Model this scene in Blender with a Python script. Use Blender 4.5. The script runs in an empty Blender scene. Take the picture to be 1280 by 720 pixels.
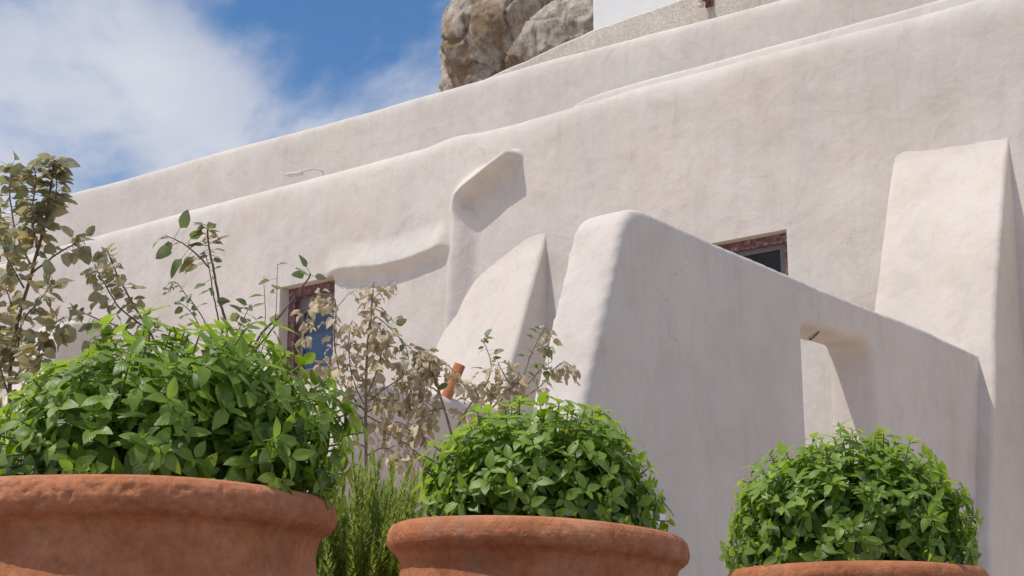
import bpy, bmesh, math, random
from mathutils import Vector, Matrix, Quaternion, noise
R = math.radians
scene = bpy.context.scene
COL = scene.collection
# ------------------------------------------------------------------ camera
F_PX, PITCH, EYE = 1963.0, R(14.0), Vector((0, 0, 0.5))
cam_d = bpy.data.cameras.new('camera'); cam = bpy.data.objects.new('camera', cam_d); COL.objects.link(cam)
cam_d.sensor_width = 36.0; cam_d.lens = F_PX / 1280 * 36.0
cam_d.clip_start = 0.05; cam_d.clip_end = 5000
cam.location = EYE; cam.rotation_euler = (R(90) + PITCH, 0, 0)
scene.camera = cam
# ------------------------------------------------------------------ sky, sun, exposure
_A, _E = R(71), R(62)                                        # azimuth left of the camera's back, elevation
SUN = Vector((-math.sin(_A) * math.cos(_E), -math.cos(_A) * math.cos(_E), math.sin(_E)))          # direction towards the sun
EL = math.asin(SUN.z); AZ = math.atan2(SUN.x, SUN.y)         # azimuth clockwise from +Y
world = bpy.data.worlds.new('World'); scene.world = world; world.use_nodes = True
nt = world.node_tree; nt.nodes.clear()
W = nt.nodes.new
out = W('ShaderNodeOutputWorld'); bg = W('ShaderNodeBackground'); sky = W('ShaderNodeTexSky')
sky.sky_type = 'NISHITA'; sky.sun_disc = False; sky.sun_elevation = EL; sky.sun_rotation = AZ
sky.altitude = 50; sky.air_density = 1.0; sky.dust_density = 0.0; sky.ozone_density = 4.5
tc = W('ShaderNodeTexCoord'); mp = W('ShaderNodeMapping'); mp.vector_type = 'POINT'
mp.inputs['Location'].default_value = (5.5, 4.2, 1.322); mp.inputs['Rotation'].default_value = (0, 0, R(-23.6)); mp.inputs['Scale'].default_value = (1.0, 1.0, 1.6)
n1 = W('ShaderNodeTexNoise'); n1.inputs['Scale'].default_value = 5.0; n1.inputs['Detail'].default_value = 9
n1.inputs['Roughness'].default_value = 0.55; n1.inputs['Distortion'].default_value = 0.25
cr = W('ShaderNodeValToRGB'); cr.color_ramp.interpolation = 'EASE'
cr.color_ramp.elements[0].position = 0.39; cr.color_ramp.elements[0].color = (0, 0, 0, 1)
cr.color_ramp.elements[1].position = 0.575; cr.color_ramp.elements[1].color = (0.92, 0.92, 0.92, 1)
n2 = W('ShaderNodeTexNoise'); n2.inputs['Scale'].default_value = 5.0; n2.inputs['Detail'].default_value = 6
cc = W('ShaderNodeValToRGB')
cc.color_ramp.elements[0].position = 0.35; cc.color_ramp.elements[0].color = (3.7, 4.15, 5.3, 1)
cc.color_ramp.elements[1].position = 0.65; cc.color_ramp.elements[1].color = (6.0, 6.1, 6.6, 1)
mx = W('ShaderNodeMix'); mx.data_type = 'RGBA'
L = nt.links.new
L(tc.outputs['Generated'], mp.inputs['Vector']); L(mp.outputs['Vector'], n1.inputs['Vector']); L(mp.outputs['Vector'], n2.inputs['Vector'])
L(n1.outputs['Fac'], cr.inputs['Fac']); L(n2.outputs['Fac'], cc.inputs['Fac'])
L(cr.outputs['Color'], mx.inputs['Factor']); hs = W('ShaderNodeHueSaturation'); hs.inputs['Saturation'].default_value = 1.15
L(sky.outputs['Color'], hs.inputs['Color']); L(hs.outputs['Color'], mx.inputs['A']); L(cc.outputs['Color'], mx.inputs['B'])
L(mx.outputs['Result'], bg.inputs['Color']); L(bg.outputs['Background'], out.inputs['Surface'])
bg.inputs['Strength'].default_value = 0.12
sd = bpy.data.lights.new('sun', 'SUN'); sd.energy = 3.5; sd.angle = R(0.53); sd.color = (1.0, 0.93, 0.83)
so = bpy.data.objects.new('sun', sd); COL.objects.link(so); so.location = SUN * 30
so.rotation_euler = SUN.to_track_quat('Z', 'Y').to_euler()
scene.view_settings.view_transform = 'Standard'; scene.view_settings.look = 'None'
scene.view_settings.exposure = 0.0; scene.view_settings.gamma = 1.0
scene.view_settings.use_curve_mapping = False
scene.render.engine = 'CYCLES'

# ------------------------------------------------------------------ pixel helpers (photo is 1280 x 720)
def ray(px, py):
    cx, cy = (px - 640) / F_PX, (360 - py) / F_PX
    return Vector((cx, math.cos(PITCH) - cy * math.sin(PITCH), math.sin(PITCH) + cy * math.cos(PITCH)))
def at(px, py, y):
    r = ray(px, py); return EYE + r * (y / r.y)
D = Vector((-0.793, 0.609, 0)).normalized()       # along the house wall, away to the left
N = Vector((-D.y, D.x, 0))                        # outward wall normal
O = at(1225, 0, 9.0); O.z = 0.0
def wp(u, n, z): return O + D * u + N * n + Vector((0, 0, z))
def hit(px, py, n=0.0):                            # pixel -> (u, z) on the plane parallel to the wall at offset n
    r = ray(px, py); X = EYE + r * ((O + N * n - EYE).dot(N) / r.dot(N))
    return (X - O).dot(D), X.z
def hitu(px, py, u):                               # pixel -> (n, z) on the plane across the wall at u
    r = ray(px, py); X = EYE + r * ((O + D * u - EYE).dot(D) / r.dot(D))
    return (X - O).dot(N), X.z
def lerp(a, b, t): return a + (b - a) * t
def sst(a, b, x):
    t = min(1, max(0, (x - a) / (b - a))); return t * t * (3 - 2 * t)
def interp(tab, x):
    if x <= tab[0][0]: return tab[0][1]
    for (x0, y0), (x1, y1) in zip(tab, tab[1:]):
        if x <= x1: return lerp(y0, y1, (x - x0) / (x1 - x0))
    return tab[-1][1]
def fbm(v, s, o=3): return noise.fractal(Vector(v) * s, 1.0, 2.0, o)

# ------------------------------------------------------------------ object helpers
def mesh_obj(name, verts, faces, mat, parent=None, smooth=True, uvs=None):
    me = bpy.data.meshes.new(name); me.from_pydata([tuple(v) for v in verts], [], faces)
    if smooth: me.polygons.foreach_set('use_smooth', [True] * len(me.polygons))
    me.update(); me.materials.append(mat)
    return link(name, me, parent)
def link(name, me, parent=None):
    o = bpy.data.objects.new(name, me); COL.objects.link(o)
    if parent: set_parent(o, parent)
    return o
def set_parent(o, p):
    o.parent = p
    o.matrix_parent_inverse = Matrix.Translation(world_loc(p)).inverted()
def world_loc(p):
    v = p.location.copy()
    return v
def thing(name, label, cat, loc, group=None):
    o = bpy.data.objects.new(name, None); COL.objects.link(o); o.location = loc; o.empty_display_size = 0.1
    return tag(o, label, cat, group)
def tag(o, label, cat, group=None):
    o['label'] = label; o['category'] = cat
    if group: o['group'] = group
    return o
class MB:
    def __init__(s): s.v = []; s.f = []
    def add(s, vs, fs):
        b = len(s.v); s.v += [Vector(v) for v in vs]; s.f += [[i + b for i in f] for f in fs]
    def box(s, fn, a, b):                          # a box in some (p,q,r) coordinates mapped by fn
        P = [fn(x, y, z) for x in (a[0], b[0]) for y in (a[1], b[1]) for z in (a[2], b[2])]
        s.add(P, [(0, 1, 3, 2), (4, 6, 7, 5), (0, 4, 5, 1), (2, 3, 7, 6), (0, 2, 6, 4), (1, 5, 7, 3)])
    def tube(s, pts, rads, k=6, cap=True):
        pts = [Vector(p) for p in pts]; n = len(pts); vs = []
        for i, p in enumerate(pts):
            t = (pts[min(i + 1, n - 1)] - pts[max(i - 1, 0)]).normalized()
            a = t.orthogonal().normalized() if i == 0 else (a - t * a.dot(t)).normalized()
            b = t.cross(a); r = rads[i] if isinstance(rads, (list, tuple)) else rads
            vs += [p + (a * math.cos(2 * math.pi * j / k) + b * math.sin(2 * math.pi * j / k)) * r for j in range(k)]
        fs = [(i * k + j, i * k + (j + 1) % k, (i + 1) * k + (j + 1) % k, (i + 1) * k + j) for i in range(n - 1) for j in range(k)]
        if cap: fs += [tuple(range(k - 1, -1, -1)), tuple(range((n - 1) * k, n * k))]
        s.add(vs, fs)
    def build(s, name, mat, parent=None, smooth=True):
        o = mesh_obj(name, s.v, s.f, mat, parent, smooth)
        bm = bmesh.new(); bm.from_mesh(o.data); bmesh.ops.recalc_face_normals(bm, faces=bm.faces); bm.to_mesh(o.data); bm.free()
        return o
def spline(pts, k=6):
    pts = [Vector(p) for p in pts]
    if len(pts) < 3: return [pts[0].lerp(pts[-1], i / k) for i in range(k + 1)]
    P = [pts[0] * 2 - pts[1]] + pts + [pts[-1] * 2 - pts[-2]]; o = []
    for i in range(1, len(P) - 2):
        a, b, c, d = P[i - 1:i + 3]
        for j in range(k):
            t = j / k
            o.append(0.5 * ((2 * b) + (c - a) * t + (2 * a - 5 * b + 4 * c - d) * t * t + (3 * b - a - 3 * c + d) * t ** 3))
    return o + [pts[-1]]

# ------------------------------------------------------------------ materials
def new_mat(name):
    m = bpy.data.materials.new(name); m.use_nodes = True; t = m.node_tree; t.nodes.clear()
    o = t.nodes.new('ShaderNodeOutputMaterial'); b = t.nodes.new('ShaderNodeBsdfPrincipled')
    t.links.new(b.outputs[0], o.inputs[0]); return m, t, b, o
def nd(t, kind, **kw):
    n = t.nodes.new('ShaderNode' + kind)
    for k, v in kw.items():
        if k in n.inputs: n.inputs[k].default_value = v
        else: setattr(n, k, v)
    return n
def ramp(t, src, stops, interp_='LINEAR'):
    r = t.nodes.new('ShaderNodeValToRGB'); r.color_ramp.interpolation = interp_
    e = r.color_ramp.elements
    while len(e) < len(stops): e.new(0.5)
    for x, (p, c) in zip(e, stops): x.position = p; x.color = (*c, 1) if len(c) == 3 else c
    t.links.new(src, r.inputs[0]); return r
def pos(t, scale=(1, 1, 1), rotz=0.0):
    g = t.nodes.new('ShaderNodeNewGeometry'); m = t.nodes.new('ShaderNodeMapping')
    m.inputs['Scale'].default_value = scale; m.inputs['Rotation'].default_value = (0, 0, rotz)
    t.links.new(g.outputs['Position'], m.inputs['Vector']); return m.outputs[0]
def mixc(t, fac, a, b, blend='MIX'):
    m = t.nodes.new('ShaderNodeMix'); m.data_type = 'RGBA'; m.blend_type = blend
    for s, x in (('Factor', fac), ('A', a), ('B', b)):
        if hasattr(x, 'is_output'): t.links.new(x, m.inputs[s])
        else: m.inputs[s].default_value = x if s == 'Factor' else (*x, 1)
    return m.outputs['Result']
def bump(t, b, h, strength, dist, prev=None):
    n = t.nodes.new('ShaderNodeBump'); n.inputs['Strength'].default_value = strength; n.inputs['Distance'].default_value = dist
    t.links.new(h, n.inputs['Height'])
    if prev: t.links.new(prev, n.inputs['Normal'])
    t.links.new(n.outputs[0], b.inputs['Normal']); return n.outputs[0]
WALL_ROT = -math.atan2(D.y, D.x)
def plaster(name, base, tan, grey, tan_amt):
    m, t, b, o = new_mat(name)
    p = pos(t, (1, 1, 1), WALL_ROT); ps = pos(t, (5.0, 5.0, 0.55), WALL_ROT)
    a = nd(t, 'TexNoise', Scale=1.3, Detail=6.0, Roughness=0.62); t.links.new(p, a.inputs['Vector'])
    c = nd(t, 'TexNoise', Scale=1.6, Detail=5.0, Roughness=0.6); t.links.new(ps, c.inputs['Vector'])
    d = nd(t, 'TexNoise', Scale=0.55, Detail=3.0); t.links.new(p, d.inputs['Vector'])
    r1 = ramp(t, a.outputs['Fac'], [(0.42, (0, 0, 0)), (0.72, (tan_amt,) * 3)])
    col = mixc(t, r1.outputs[0], base, tan)
    r2 = ramp(t, c.outputs['Fac'], [(0.46, (0, 0, 0)), (0.75, (0.5, 0.5, 0.5))])
    col = mixc(t, r2.outputs[0], col, grey)
    r3 = ramp(t, d.outputs['Fac'], [(0.35, (0.90, 0.90, 0.91)), (0.65, (1.03, 1.02, 1.01))])
    col = mixc(t, 1.0, col, r3.outputs[0], 'MULTIPLY')
    sp = nd(t, 'TexNoise', Scale=26.0, Detail=2.0); t.links.new(p, sp.inputs['Vector'])
    r4 = ramp(t, sp.outputs['Fac'], [(0.76, (1, 1, 1)), (0.80, (0.8, 0.78, 0.74))])
    col = mixc(t, 1.0, col, r4.outputs[0], 'MULTIPLY')
    # blotches of older whitewash, rain runs and a few hairline cracks
    bl = nd(t, 'TexNoise', Scale=4.5, Detail=7.0, Roughness=0.7, Distortion=0.8); t.links.new(p, bl.inputs['Vector'])
    r5 = ramp(t, bl.outputs['Fac'], [(0.34, (0.93, 0.92, 0.905)), (0.50, (0.995, 0.995, 0.995)), (0.68, (1.035, 1.04, 1.045))])
    col = mixc(t, 1.0, col, r5.outputs[0], 'MULTIPLY')
    rn = nd(t, 'TexNoise', Scale=3.2, Detail=6.0, Roughness=0.7); t.links.new(pos(t, (7.0, 7.0, 0.35), WALL_ROT), rn.inputs['Vector'])
    r6 = ramp(t, rn.outputs['Fac'], [(0.56, (1, 1, 1)), (0.76, (0.91, 0.90, 0.885))])
    col = mixc(t, 1.0, col, r6.outputs[0], 'MULTIPLY')
    vc = nd(t, 'TexVoronoi', Scale=1.1, feature='DISTANCE_TO_EDGE'); wob = nd(t, 'TexNoise', Scale=3.0, Detail=5.0); t.links.new(p, wob.inputs['Vector'])
    va = nd(t, 'VectorMath', operation='ADD'); t.links.new(p, va.inputs[0]); vm = nd(t, 'VectorMath', operation='SCALE'); t.links.new(wob.outputs['Color'], vm.inputs[0]); vm.inputs['Scale'].default_value = 0.5
    t.links.new(vm.outputs[0], va.inputs[1]); t.links.new(va.outputs[0], vc.inputs['Vector'])
    r7 = ramp(t, vc.outputs['Distance'], [(0.0, (1, 1, 1)), (0.0035, (0, 0, 0))])
    ck = nd(t, 'TexNoise', Scale=0.9, Detail=3.0); t.links.new(pos(t, (1, 1, 1), 1.0), ck.inputs['Vector'])
    r8 = ramp(t, ck.outputs['Fac'], [(0.54, (0, 0, 0)), (0.64, (0.35, 0.35, 0.35))])
    crk = mixc(t, 1.0, r7.outputs[0], r8.outputs[0], 'MULTIPLY')
    col = mixc(t, crk, col, (0.30, 0.26, 0.22))
    t.links.new(col, b.inputs['Base Color']); b.inputs['Roughness'].default_value = 0.9
    b.inputs['Specular IOR Level'].default_value = 0.15
    br = nd(t, 'TexNoise', Scale=9.0, Detail=5.0, Roughness=0.65); t.links.new(p, br.inputs['Vector'])
    st = nd(t, 'TexNoise', Scale=7.0, Detail=4.0); t.links.new(ps, st.inputs['Vector'])
    tw = nd(t, 'TexNoise', Scale=3.5, Detail=3.0, Distortion=1.2); t.links.new(p, tw.inputs['Vector'])
    k = bump(t, b, tw.outputs['Fac'], 0.4, 0.02); k = bump(t, b, br.outputs['Fac'], 0.5, 0.012, k)
    bump(t, b, st.outputs['Fac'], 0.35, 0.006, k)
    return m
M_WALL = plaster('limewash', (0.652, 0.606, 0.568), (0.58, 0.51, 0.445), (0.54, 0.535, 0.53), 0.7)
M_BUTT = plaster('limewash_warm', (0.68, 0.625, 0.575), (0.64, 0.555, 0.47), (0.65, 0.625, 0.605), 0.7)
M_WING = plaster('limewash_wing', (0.66, 0.605, 0.565), (0.60, 0.525, 0.455), (0.57, 0.545, 0.53), 0.6)
def simple(name, col, rough=0.6, var=0.15, scale=20.0, bmp=0.0, metal=0.0, dist=0.003):
    m, t, b, o = new_mat(name)
    p = pos(t); a = nd(t, 'TexNoise', Scale=scale, Detail=5.0); t.links.new(p, a.inputs['Vector'])
    r = ramp(t, a.outputs['Fac'], [(0.3, tuple(c * (1 - var) for c in col)), (0.7, tuple(min(1, c * (1 + var)) for c in col))])
    t.links.new(r.outputs[0], b.inputs['Base Color']); b.inputs['Roughness'].default_value = rough; b.inputs['Metallic'].default_value = metal
    if bmp: bump(t, b, a.outputs['Fac'], bmp, dist)
    return m
def terracotta():
    m, t, b, o = new_mat('terracotta'); p = pos(t)
    a = nd(t, 'TexNoise', Scale=7.0, Detail=7.0, Roughness=0.65); t.links.new(p, a.inputs['Vector'])
    r = ramp(t, a.outputs['Fac'], [(0.28, (0.32, 0.113, 0.05)), (0.5, (0.46, 0.18, 0.088)), (0.74, (0.57, 0.26, 0.143))])
    g = nd(t, 'TexNoise', Scale=55.0, Detail=4.0, Roughness=0.7); t.links.new(p, g.inputs['Vector'])
    r2 = ramp(t, g.outputs['Fac'], [(0.3, (0.78, 0.76, 0.74)), (0.62, (1.08, 1.08, 1.08))])
    col = mixc(t, 1.0, r.outputs[0], r2.outputs[0], 'MULTIPLY')
    w = nd(t, 'TexNoise', Scale=38.0, Detail=2.0); t.links.new(p, w.inputs['Vector'])
    r3 = ramp(t, w.outputs['Fac'], [(0.765, (0, 0, 0)), (0.785, (0.7, 0.7, 0.7))])
    col = mixc(t, r3.outputs[0], col, (0.66, 0.55, 0.48))
    st = nd(t, 'TexNoise', Scale=3.0, Detail=5.0, Roughness=0.7); t.links.new(pos(t, (2.5, 2.5, 1.0)), st.inputs['Vector'])
    r4 = ramp(t, st.outputs['Fac'], [(0.52, (0, 0, 0)), (0.75, (0.45, 0.45, 0.45))])
    col = mixc(t, r4.outputs[0], col, (0.36, 0.24, 0.17))
    t.links.new(col, b.inputs['Base Color']); b.inputs['Roughness'].default_value = 0.88; b.inputs['Specular IOR Level'].default_value = 0.2
    v = nd(t, 'TexVoronoi', Scale=75.0); t.links.new(p, v.inputs['Vector'])
    rv = ramp(t, v.outputs['Distance'], [(0.08, (0, 0, 0)), (0.3, (1, 1, 1))])
    k = bump(t, b, g.outputs['Fac'], 0.5, 0.004); bump(t, b, rv.outputs[0], 0.35, 0.0025, k)
    return m
M_TERRA = terracotta()
def leaf_mat(name, stops, trans_col, trans=0.4, rough=0.42, under=1.25, rib=0.25, sheen=0.08):
    m, t, b, o = new_mat(name)
    oi = nd(t, 'ObjectInfo'); ge = nd(t, 'NewGeometry')
    ad = nd(t, 'Math', operation='ADD'); t.links.new(oi.outputs['Random'], ad.inputs[0]); t.links.new(ge.outputs['Random Per Island'], ad.inputs[1])
    fr = nd(t, 'Math', operation='FRACT'); t.links.new(ad.outputs[0], fr.inputs[0])
    r = ramp(t, fr.outputs[0], stops)
    uv = nd(t, 'UVMap'); sx = nd(t, 'SeparateXYZ'); t.links.new(uv.outputs[0], sx.inputs[0])
    s1 = nd(t, 'Math', operation='SUBTRACT'); t.links.new(sx.outputs[1], s1.inputs[0]); s1.inputs[1].default_value = 0.5
    s2 = nd(t, 'Math', operation='ABSOLUTE'); t.links.new(s1.outputs[0], s2.inputs[0])
    rr = ramp(t, s2.outputs[0], [(0.0, (rib,) * 3), (0.05, (0, 0, 0))])
    col = mixc(t, rr.outputs[0], r.outputs[0], (0.35, 0.42, 0.16))
    nz = nd(t, 'TexNoise', Scale=60.0, Detail=3.0); t.links.new(pos(t), nz.inputs['Vector'])
    rn = ramp(t, nz.outputs['Fac'], [(0.3, (0.82, 0.82, 0.82)), (0.7, (1.15, 1.15, 1.15))])
    col = mixc(t, 1.0, col, rn.outputs[0], 'MULTIPLY')
    colb = mixc(t, 1.0, col, (under, under * 0.98, under * 1.1), 'MULTIPLY')
    col2 = mixc(t, ge.outputs['Backfacing'], col, colb)
    t.links.new(col2, b.inputs['Base Color']); b.inputs['Roughness'].default_value = rough; b.inputs['Specular IOR Level'].default_value = 0.65
    b.inputs['Sheen Weight'].default_value = sheen; b.inputs['Sheen Roughness'].default_value = 0.45; b.inputs['Sheen Tint'].default_value = (0.9, 1.0, 0.85, 1)
    # side veins
    k1 = nd(t, 'Math', operation='MULTIPLY'); t.links.new(s2.outputs[0], k1.inputs[0]); k1.inputs[1].default_value = -0.55
    k2 = nd(t, 'Math', operation='ADD'); t.links.new(k1.outputs[0], k2.inputs[0]); t.links.new(sx.outputs[0], k2.inputs[1])
    k3 = nd(t, 'Math', operation='MULTIPLY'); t.links.new(k2.outputs[0], k3.inputs[0]); k3.inputs[1].default_value = 42.0
    k4 = nd(t, 'Math', operation='SINE'); t.links.new(k3.outputs[0], k4.inputs[0])
    bump(t, b, k4.outputs[0], 0.2, 0.0008)
    tr = nd(t, 'BsdfTranslucent'); tcol = mixc(t, 1.0, mixc(t, 0.5, r.outputs[0], trans_col), (1.6, 1.6, 1.6), 'MULTIPLY')
    t.links.new(tcol, tr.inputs['Color'])
    ms = nd(t, 'MixShader'); ms.inputs[0].default_value = trans
    t.links.new(b.outputs[0], ms.inputs[1]); t.links.new(tr.outputs[0], ms.inputs[2]); t.links.new(ms.outputs[0], o.inputs[0])
    return m
M_BASIL = leaf_mat('basil_leaf', [(0.0, (0.045, 0.092, 0.014)), (0.3, (0.085, 0.15, 0.023)), (0.6, (0.13, 0.21, 0.032)), (0.85, (0.175, 0.265, 0.042)), (1.0, (0.22, 0.31, 0.05))], (0.42, 0.58, 0.015), 0.36, 0.42, 1.15, 0.25, 0.0)
M_TIP = leaf_mat('basil_tip_leaf', [(0.0, (0.16, 0.27, 0.032)), (1.0, (0.26, 0.38, 0.05))], (0.36, 0.48, 0.03), 0.45, 0.44)
M_OLIVE = leaf_mat('grey_green_leaf', [(0.0, (0.13, 0.145, 0.085)), (0.35, (0.20, 0.205, 0.13)), (0.6, (0.26, 0.24, 0.16)), (0.82, (0.36, 0.285, 0.17)), (0.93, (0.42, 0.27, 0.06)), (1.0, (0.13, 0.165, 0.065))], (0.42, 0.40, 0.16), 0.38, 0.55, 1.25, 0.15)
M_GREEN = leaf_mat('dull_green_leaf', [(0.0, (0.085, 0.13, 0.045)), (0.6, (0.125, 0.175, 0.065)), (0.85, (0.19, 0.19, 0.11)), (1.0, (0.36, 0.24, 0.10))], (0.28, 0.34, 0.08), 0.32, 0.5, 1.25, 0.15)
M_DRY = leaf_mat('withered_leaf', [(0.0, (0.36, 0.295, 0.19)), (0.3, (0.52, 0.44, 0.30)), (0.55, (0.64, 0.56, 0.41)), (0.75, (0.47, 0.34, 0.19)), (0.9, (0.34, 0.31, 0.16)), (1.0, (0.74, 0.68, 0.54))], (0.58, 0.48, 0.27), 0.28, 0.7, 1.1, 0.1)
M_ROSE = leaf_mat('rosemary_needle', [(0.0, (0.15, 0.20, 0.035)), (0.6, (0.23, 0.30, 0.055)), (1.0, (0.36, 0.41, 0.09))], (0.46, 0.56, 0.05), 0.36, 0.5, 1.2, 0.0)
M_BSTEM = simple('basil_stem', (0.15, 0.21, 0.055), 0.55, 0.25, 40)
M_TWIG = simple('twig_bark', (0.17, 0.12, 0.085), 0.85, 0.3, 60, 0.4)
M_DTWIG = simple('dry_twig', (0.27, 0.21, 0.14), 0.85, 0.3, 60, 0.4)
M_SOIL = simple('potting_soil', (0.05, 0.035, 0.025), 0.95, 0.4, 60, 0.8, dist=0.01)
M_GROUND = simple('pale_paving', (0.55, 0.46, 0.38), 0.9, 0.12, 3.0, 0.3, dist=0.01)
M_ABSORBER = simple('bounce_absorber_dark', (0.12, 0.10, 0.08), 0.9, 0.2, 3.0, 0.3, dist=0.01)  # dark tone of the added sheet that swallows ground bounce
M_SASH = simple('grey_sash_paint', (0.17, 0.16, 0.165), 0.55, 0.12, 30)
M_GREYLAMP = simple('lamp_metal', (0.66, 0.62, 0.57), 0.5, 0.08, 40, 0, 0.0)
M_WHITEPAINT = simple('white_paint', (0.70, 0.71, 0.72), 0.75, 0.04, 4, 0.2)
M_PLASTIC = simple('white_plastic', (0.72, 0.72, 0.74), 0.4, 0.03, 20)
M_CABLE = simple('dark_cable', (0.12, 0.10, 0.085), 0.6, 0.2, 50)
M_RUST = simple('rusty_metal', (0.14, 0.06, 0.045), 0.8, 0.4, 30, 0.5)
M_CERAM = simple('cream_ceramic', (0.62, 0.55, 0.42), 0.4, 0.12, 30)
M_DARK = simple('dark_interior', (0.03, 0.03, 0.032), 0.9, 0.2, 5)
def red_paint():
    m, t, b, o = new_mat('worn_red_paint'); p = pos(t)
    a = nd(t, 'TexNoise', Scale=28.0, Detail=6.0, Roughness=0.7); t.links.new(p, a.inputs['Vector'])
    r = ramp(t, a.outputs['Fac'], [(0.30, (0.085, 0.034, 0.038)), (0.48, (0.15, 0.068, 0.07)), (0.58, (0.24, 0.14, 0.14)), (0.68, (0.42, 0.33, 0.32))])
    t.links.new(r.outputs[0], b.inputs['Base Color']); b.inputs['Roughness'].default_value = 0.75
    bump(t, b, a.outputs['Fac'], 0.5, 0.004); return m
M_RED = red_paint()
def glass_blue():
    m, t, b, o = new_mat('window_glass')
    b.inputs['Base Color'].default_value = (0.025, 0.055, 0.12, 1); b.inputs['Roughness'].default_value = 0.08; b.inputs['Specular IOR Level'].default_value = 0.5
    return m
M_GLASS = glass_blue()
def concrete():
    m, t, b, o = new_mat('roughcast_concrete'); p = pos(t)
    a = nd(t, 'TexNoise', Scale=38.0, Detail=4.0, Roughness=0.8); t.links.new(p, a.inputs['Vector'])
    c = nd(t, 'TexNoise', Scale=2.5, Detail=4.0); t.links.new(p, c.inputs['Vector'])
    r = ramp(t, a.outputs['Fac'], [(0.3, (0.38, 0.345, 0.30)), (0.5, (0.58, 0.53, 0.47)), (0.7, (0.72, 0.67, 0.60))])
    r2 = ramp(t, c.outputs['Fac'], [(0.35, (0.88, 0.87, 0.85)), (0.65, (1.06, 1.05, 1.04))])
    t.links.new(mixc(t, 1.0, r.outputs[0], r2.outputs[0], 'MULTIPLY'), b.inputs['Base Color']); b.inputs['Roughness'].default_value = 0.95
    bump(t, b, a.outputs['Fac'], 0.7, 0.012); return m
M_CONC = concrete()
def rock_mat():
    m, t, b, o = new_mat('weathered_rock'); p = pos(t)
    a = nd(t, 'TexNoise', Scale=2.2, Detail=8.0, Roughness=0.62, Distortion=0.6); t.links.new(p, a.inputs['Vector'])
    c = nd(t, 'TexNoise', Scale=9.0, Detail=8.0, Roughness=0.75); t.links.new(p, c.inputs['Vector'])
    s = nd(t, 'TexNoise', Scale=1.5, Detail=6.0, Roughness=0.6); t.links.new(pos(t, (3.0, 3.0, 0.7)), s.inputs['Vector'])
    r = ramp(t, c.outputs['Fac'], [(0.28, (0.38, 0.325, 0.28)), (0.5, (0.58, 0.51, 0.44)), (0.72, (0.76, 0.69, 0.60))])
    r1 = ramp(t, a.outputs['Fac'], [(0.46, (0, 0, 0)), (0.60, (0.85, 0.85, 0.85))])
    col = mixc(t, r1.outputs[0], r.outputs[0], (0.29, 0.185, 0.095))
    r2 = ramp(t, s.outputs['Fac'], [(0.56, (0, 0, 0)), (0.68, (0.85, 0.85, 0.85))])
    col = mixc(t, r2.outputs[0], col, (0.12, 0.095, 0.075))
    v0 = nd(t, 'TexVoronoi', Scale=2.6, feature='DISTANCE_TO_EDGE'); wn_ = nd(t, 'VectorMath', operation='ADD'); t.links.new(p, wn_.inputs[0]); t.links.new(c.outputs['Color'], wn_.inputs[1]); t.links.new(wn_.outputs[0], v0.inputs['Vector'])
    rc = ramp(t, v0.outputs['Distance'], [(0.0, (0.3, 0.26, 0.22)), (0.035, (1, 1, 1))]); col = mixc(t, 1.0, col, rc.outputs[0], 'MULTIPLY')
    t.links.new(col, b.inputs['Base Color']); b.inputs['Roughness'].default_value = 0.9
    v = nd(t, 'TexVoronoi', Scale=5.0, feature='DISTANCE_TO_EDGE'); t.links.new(p, v.inputs['Vector'])
    hf = nd(t, 'TexNoise', Scale=30.0, Detail=6.0, Roughness=0.75); t.links.new(p, hf.inputs['Vector'])
    k = bump(t, b, c.outputs['Fac'], 0.9, 0.06); k = bump(t, b, hf.outputs['Fac'], 0.8, 0.02, k); bump(t, b, v.outputs['Distance'], 0.3, 0.06, k); return m
M_ROCK = rock_mat()

# ------------------------------------------------------------------ ground
g = mesh_obj('ground', [(-1500, -1500, 0), (1500, -1500, 0), (1500, 1500, 0), (-1500, 1500, 0)], [(0, 1, 2, 3)], M_GROUND, None, False)
g['kind'] = 'structure'
rd, pd = Vector((0.69, 0.72, 0)).normalized(), Vector((-0.72, 0.69, 0)).normalized(); lc = Vector((-0.34, 3.95, 0.004))
g = mesh_obj('bounce_absorber', [lc - rd * 60, lc + rd * 2.2, lc + rd * 2.2 - pd * 3.2, lc - rd * 60 - pd * 3.2], [(3, 2, 1, 0)], M_ABSORBER, None, False)  # unseen dark sheet, added to cut the ground bounce onto the pots
g['kind'] = 'structure'

# ------------------------------------------------------------------ the house
house = thing('whitewashed_house', 'whitewashed house with rounded parapet, sloping buttresses and small red framed windows', 'house', tuple(wp(4, -1, 0)))
TOPTAB = sorted((u, z + 0.012) for u, z in [hit(px, py, -0.04) for px, py in [(100, 300), (200, 271), (300, 244), (403, 217), (470, 200), (540, 180), (552, 173), (562, 168), (590, 164.5), (615, 160), (640, 154), (717, 131), (815, 102), (890, 84), (980, 60), (1100, 29), (1215, 0)]])
def topz(u):
    return sum(interp(TOPTAB, u + d) for d in (-0.12, -0.06, 0, 0.06, 0.12)) / 5 + 0.008 * fbm((u, 0.3, 7), 1.6)
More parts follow.
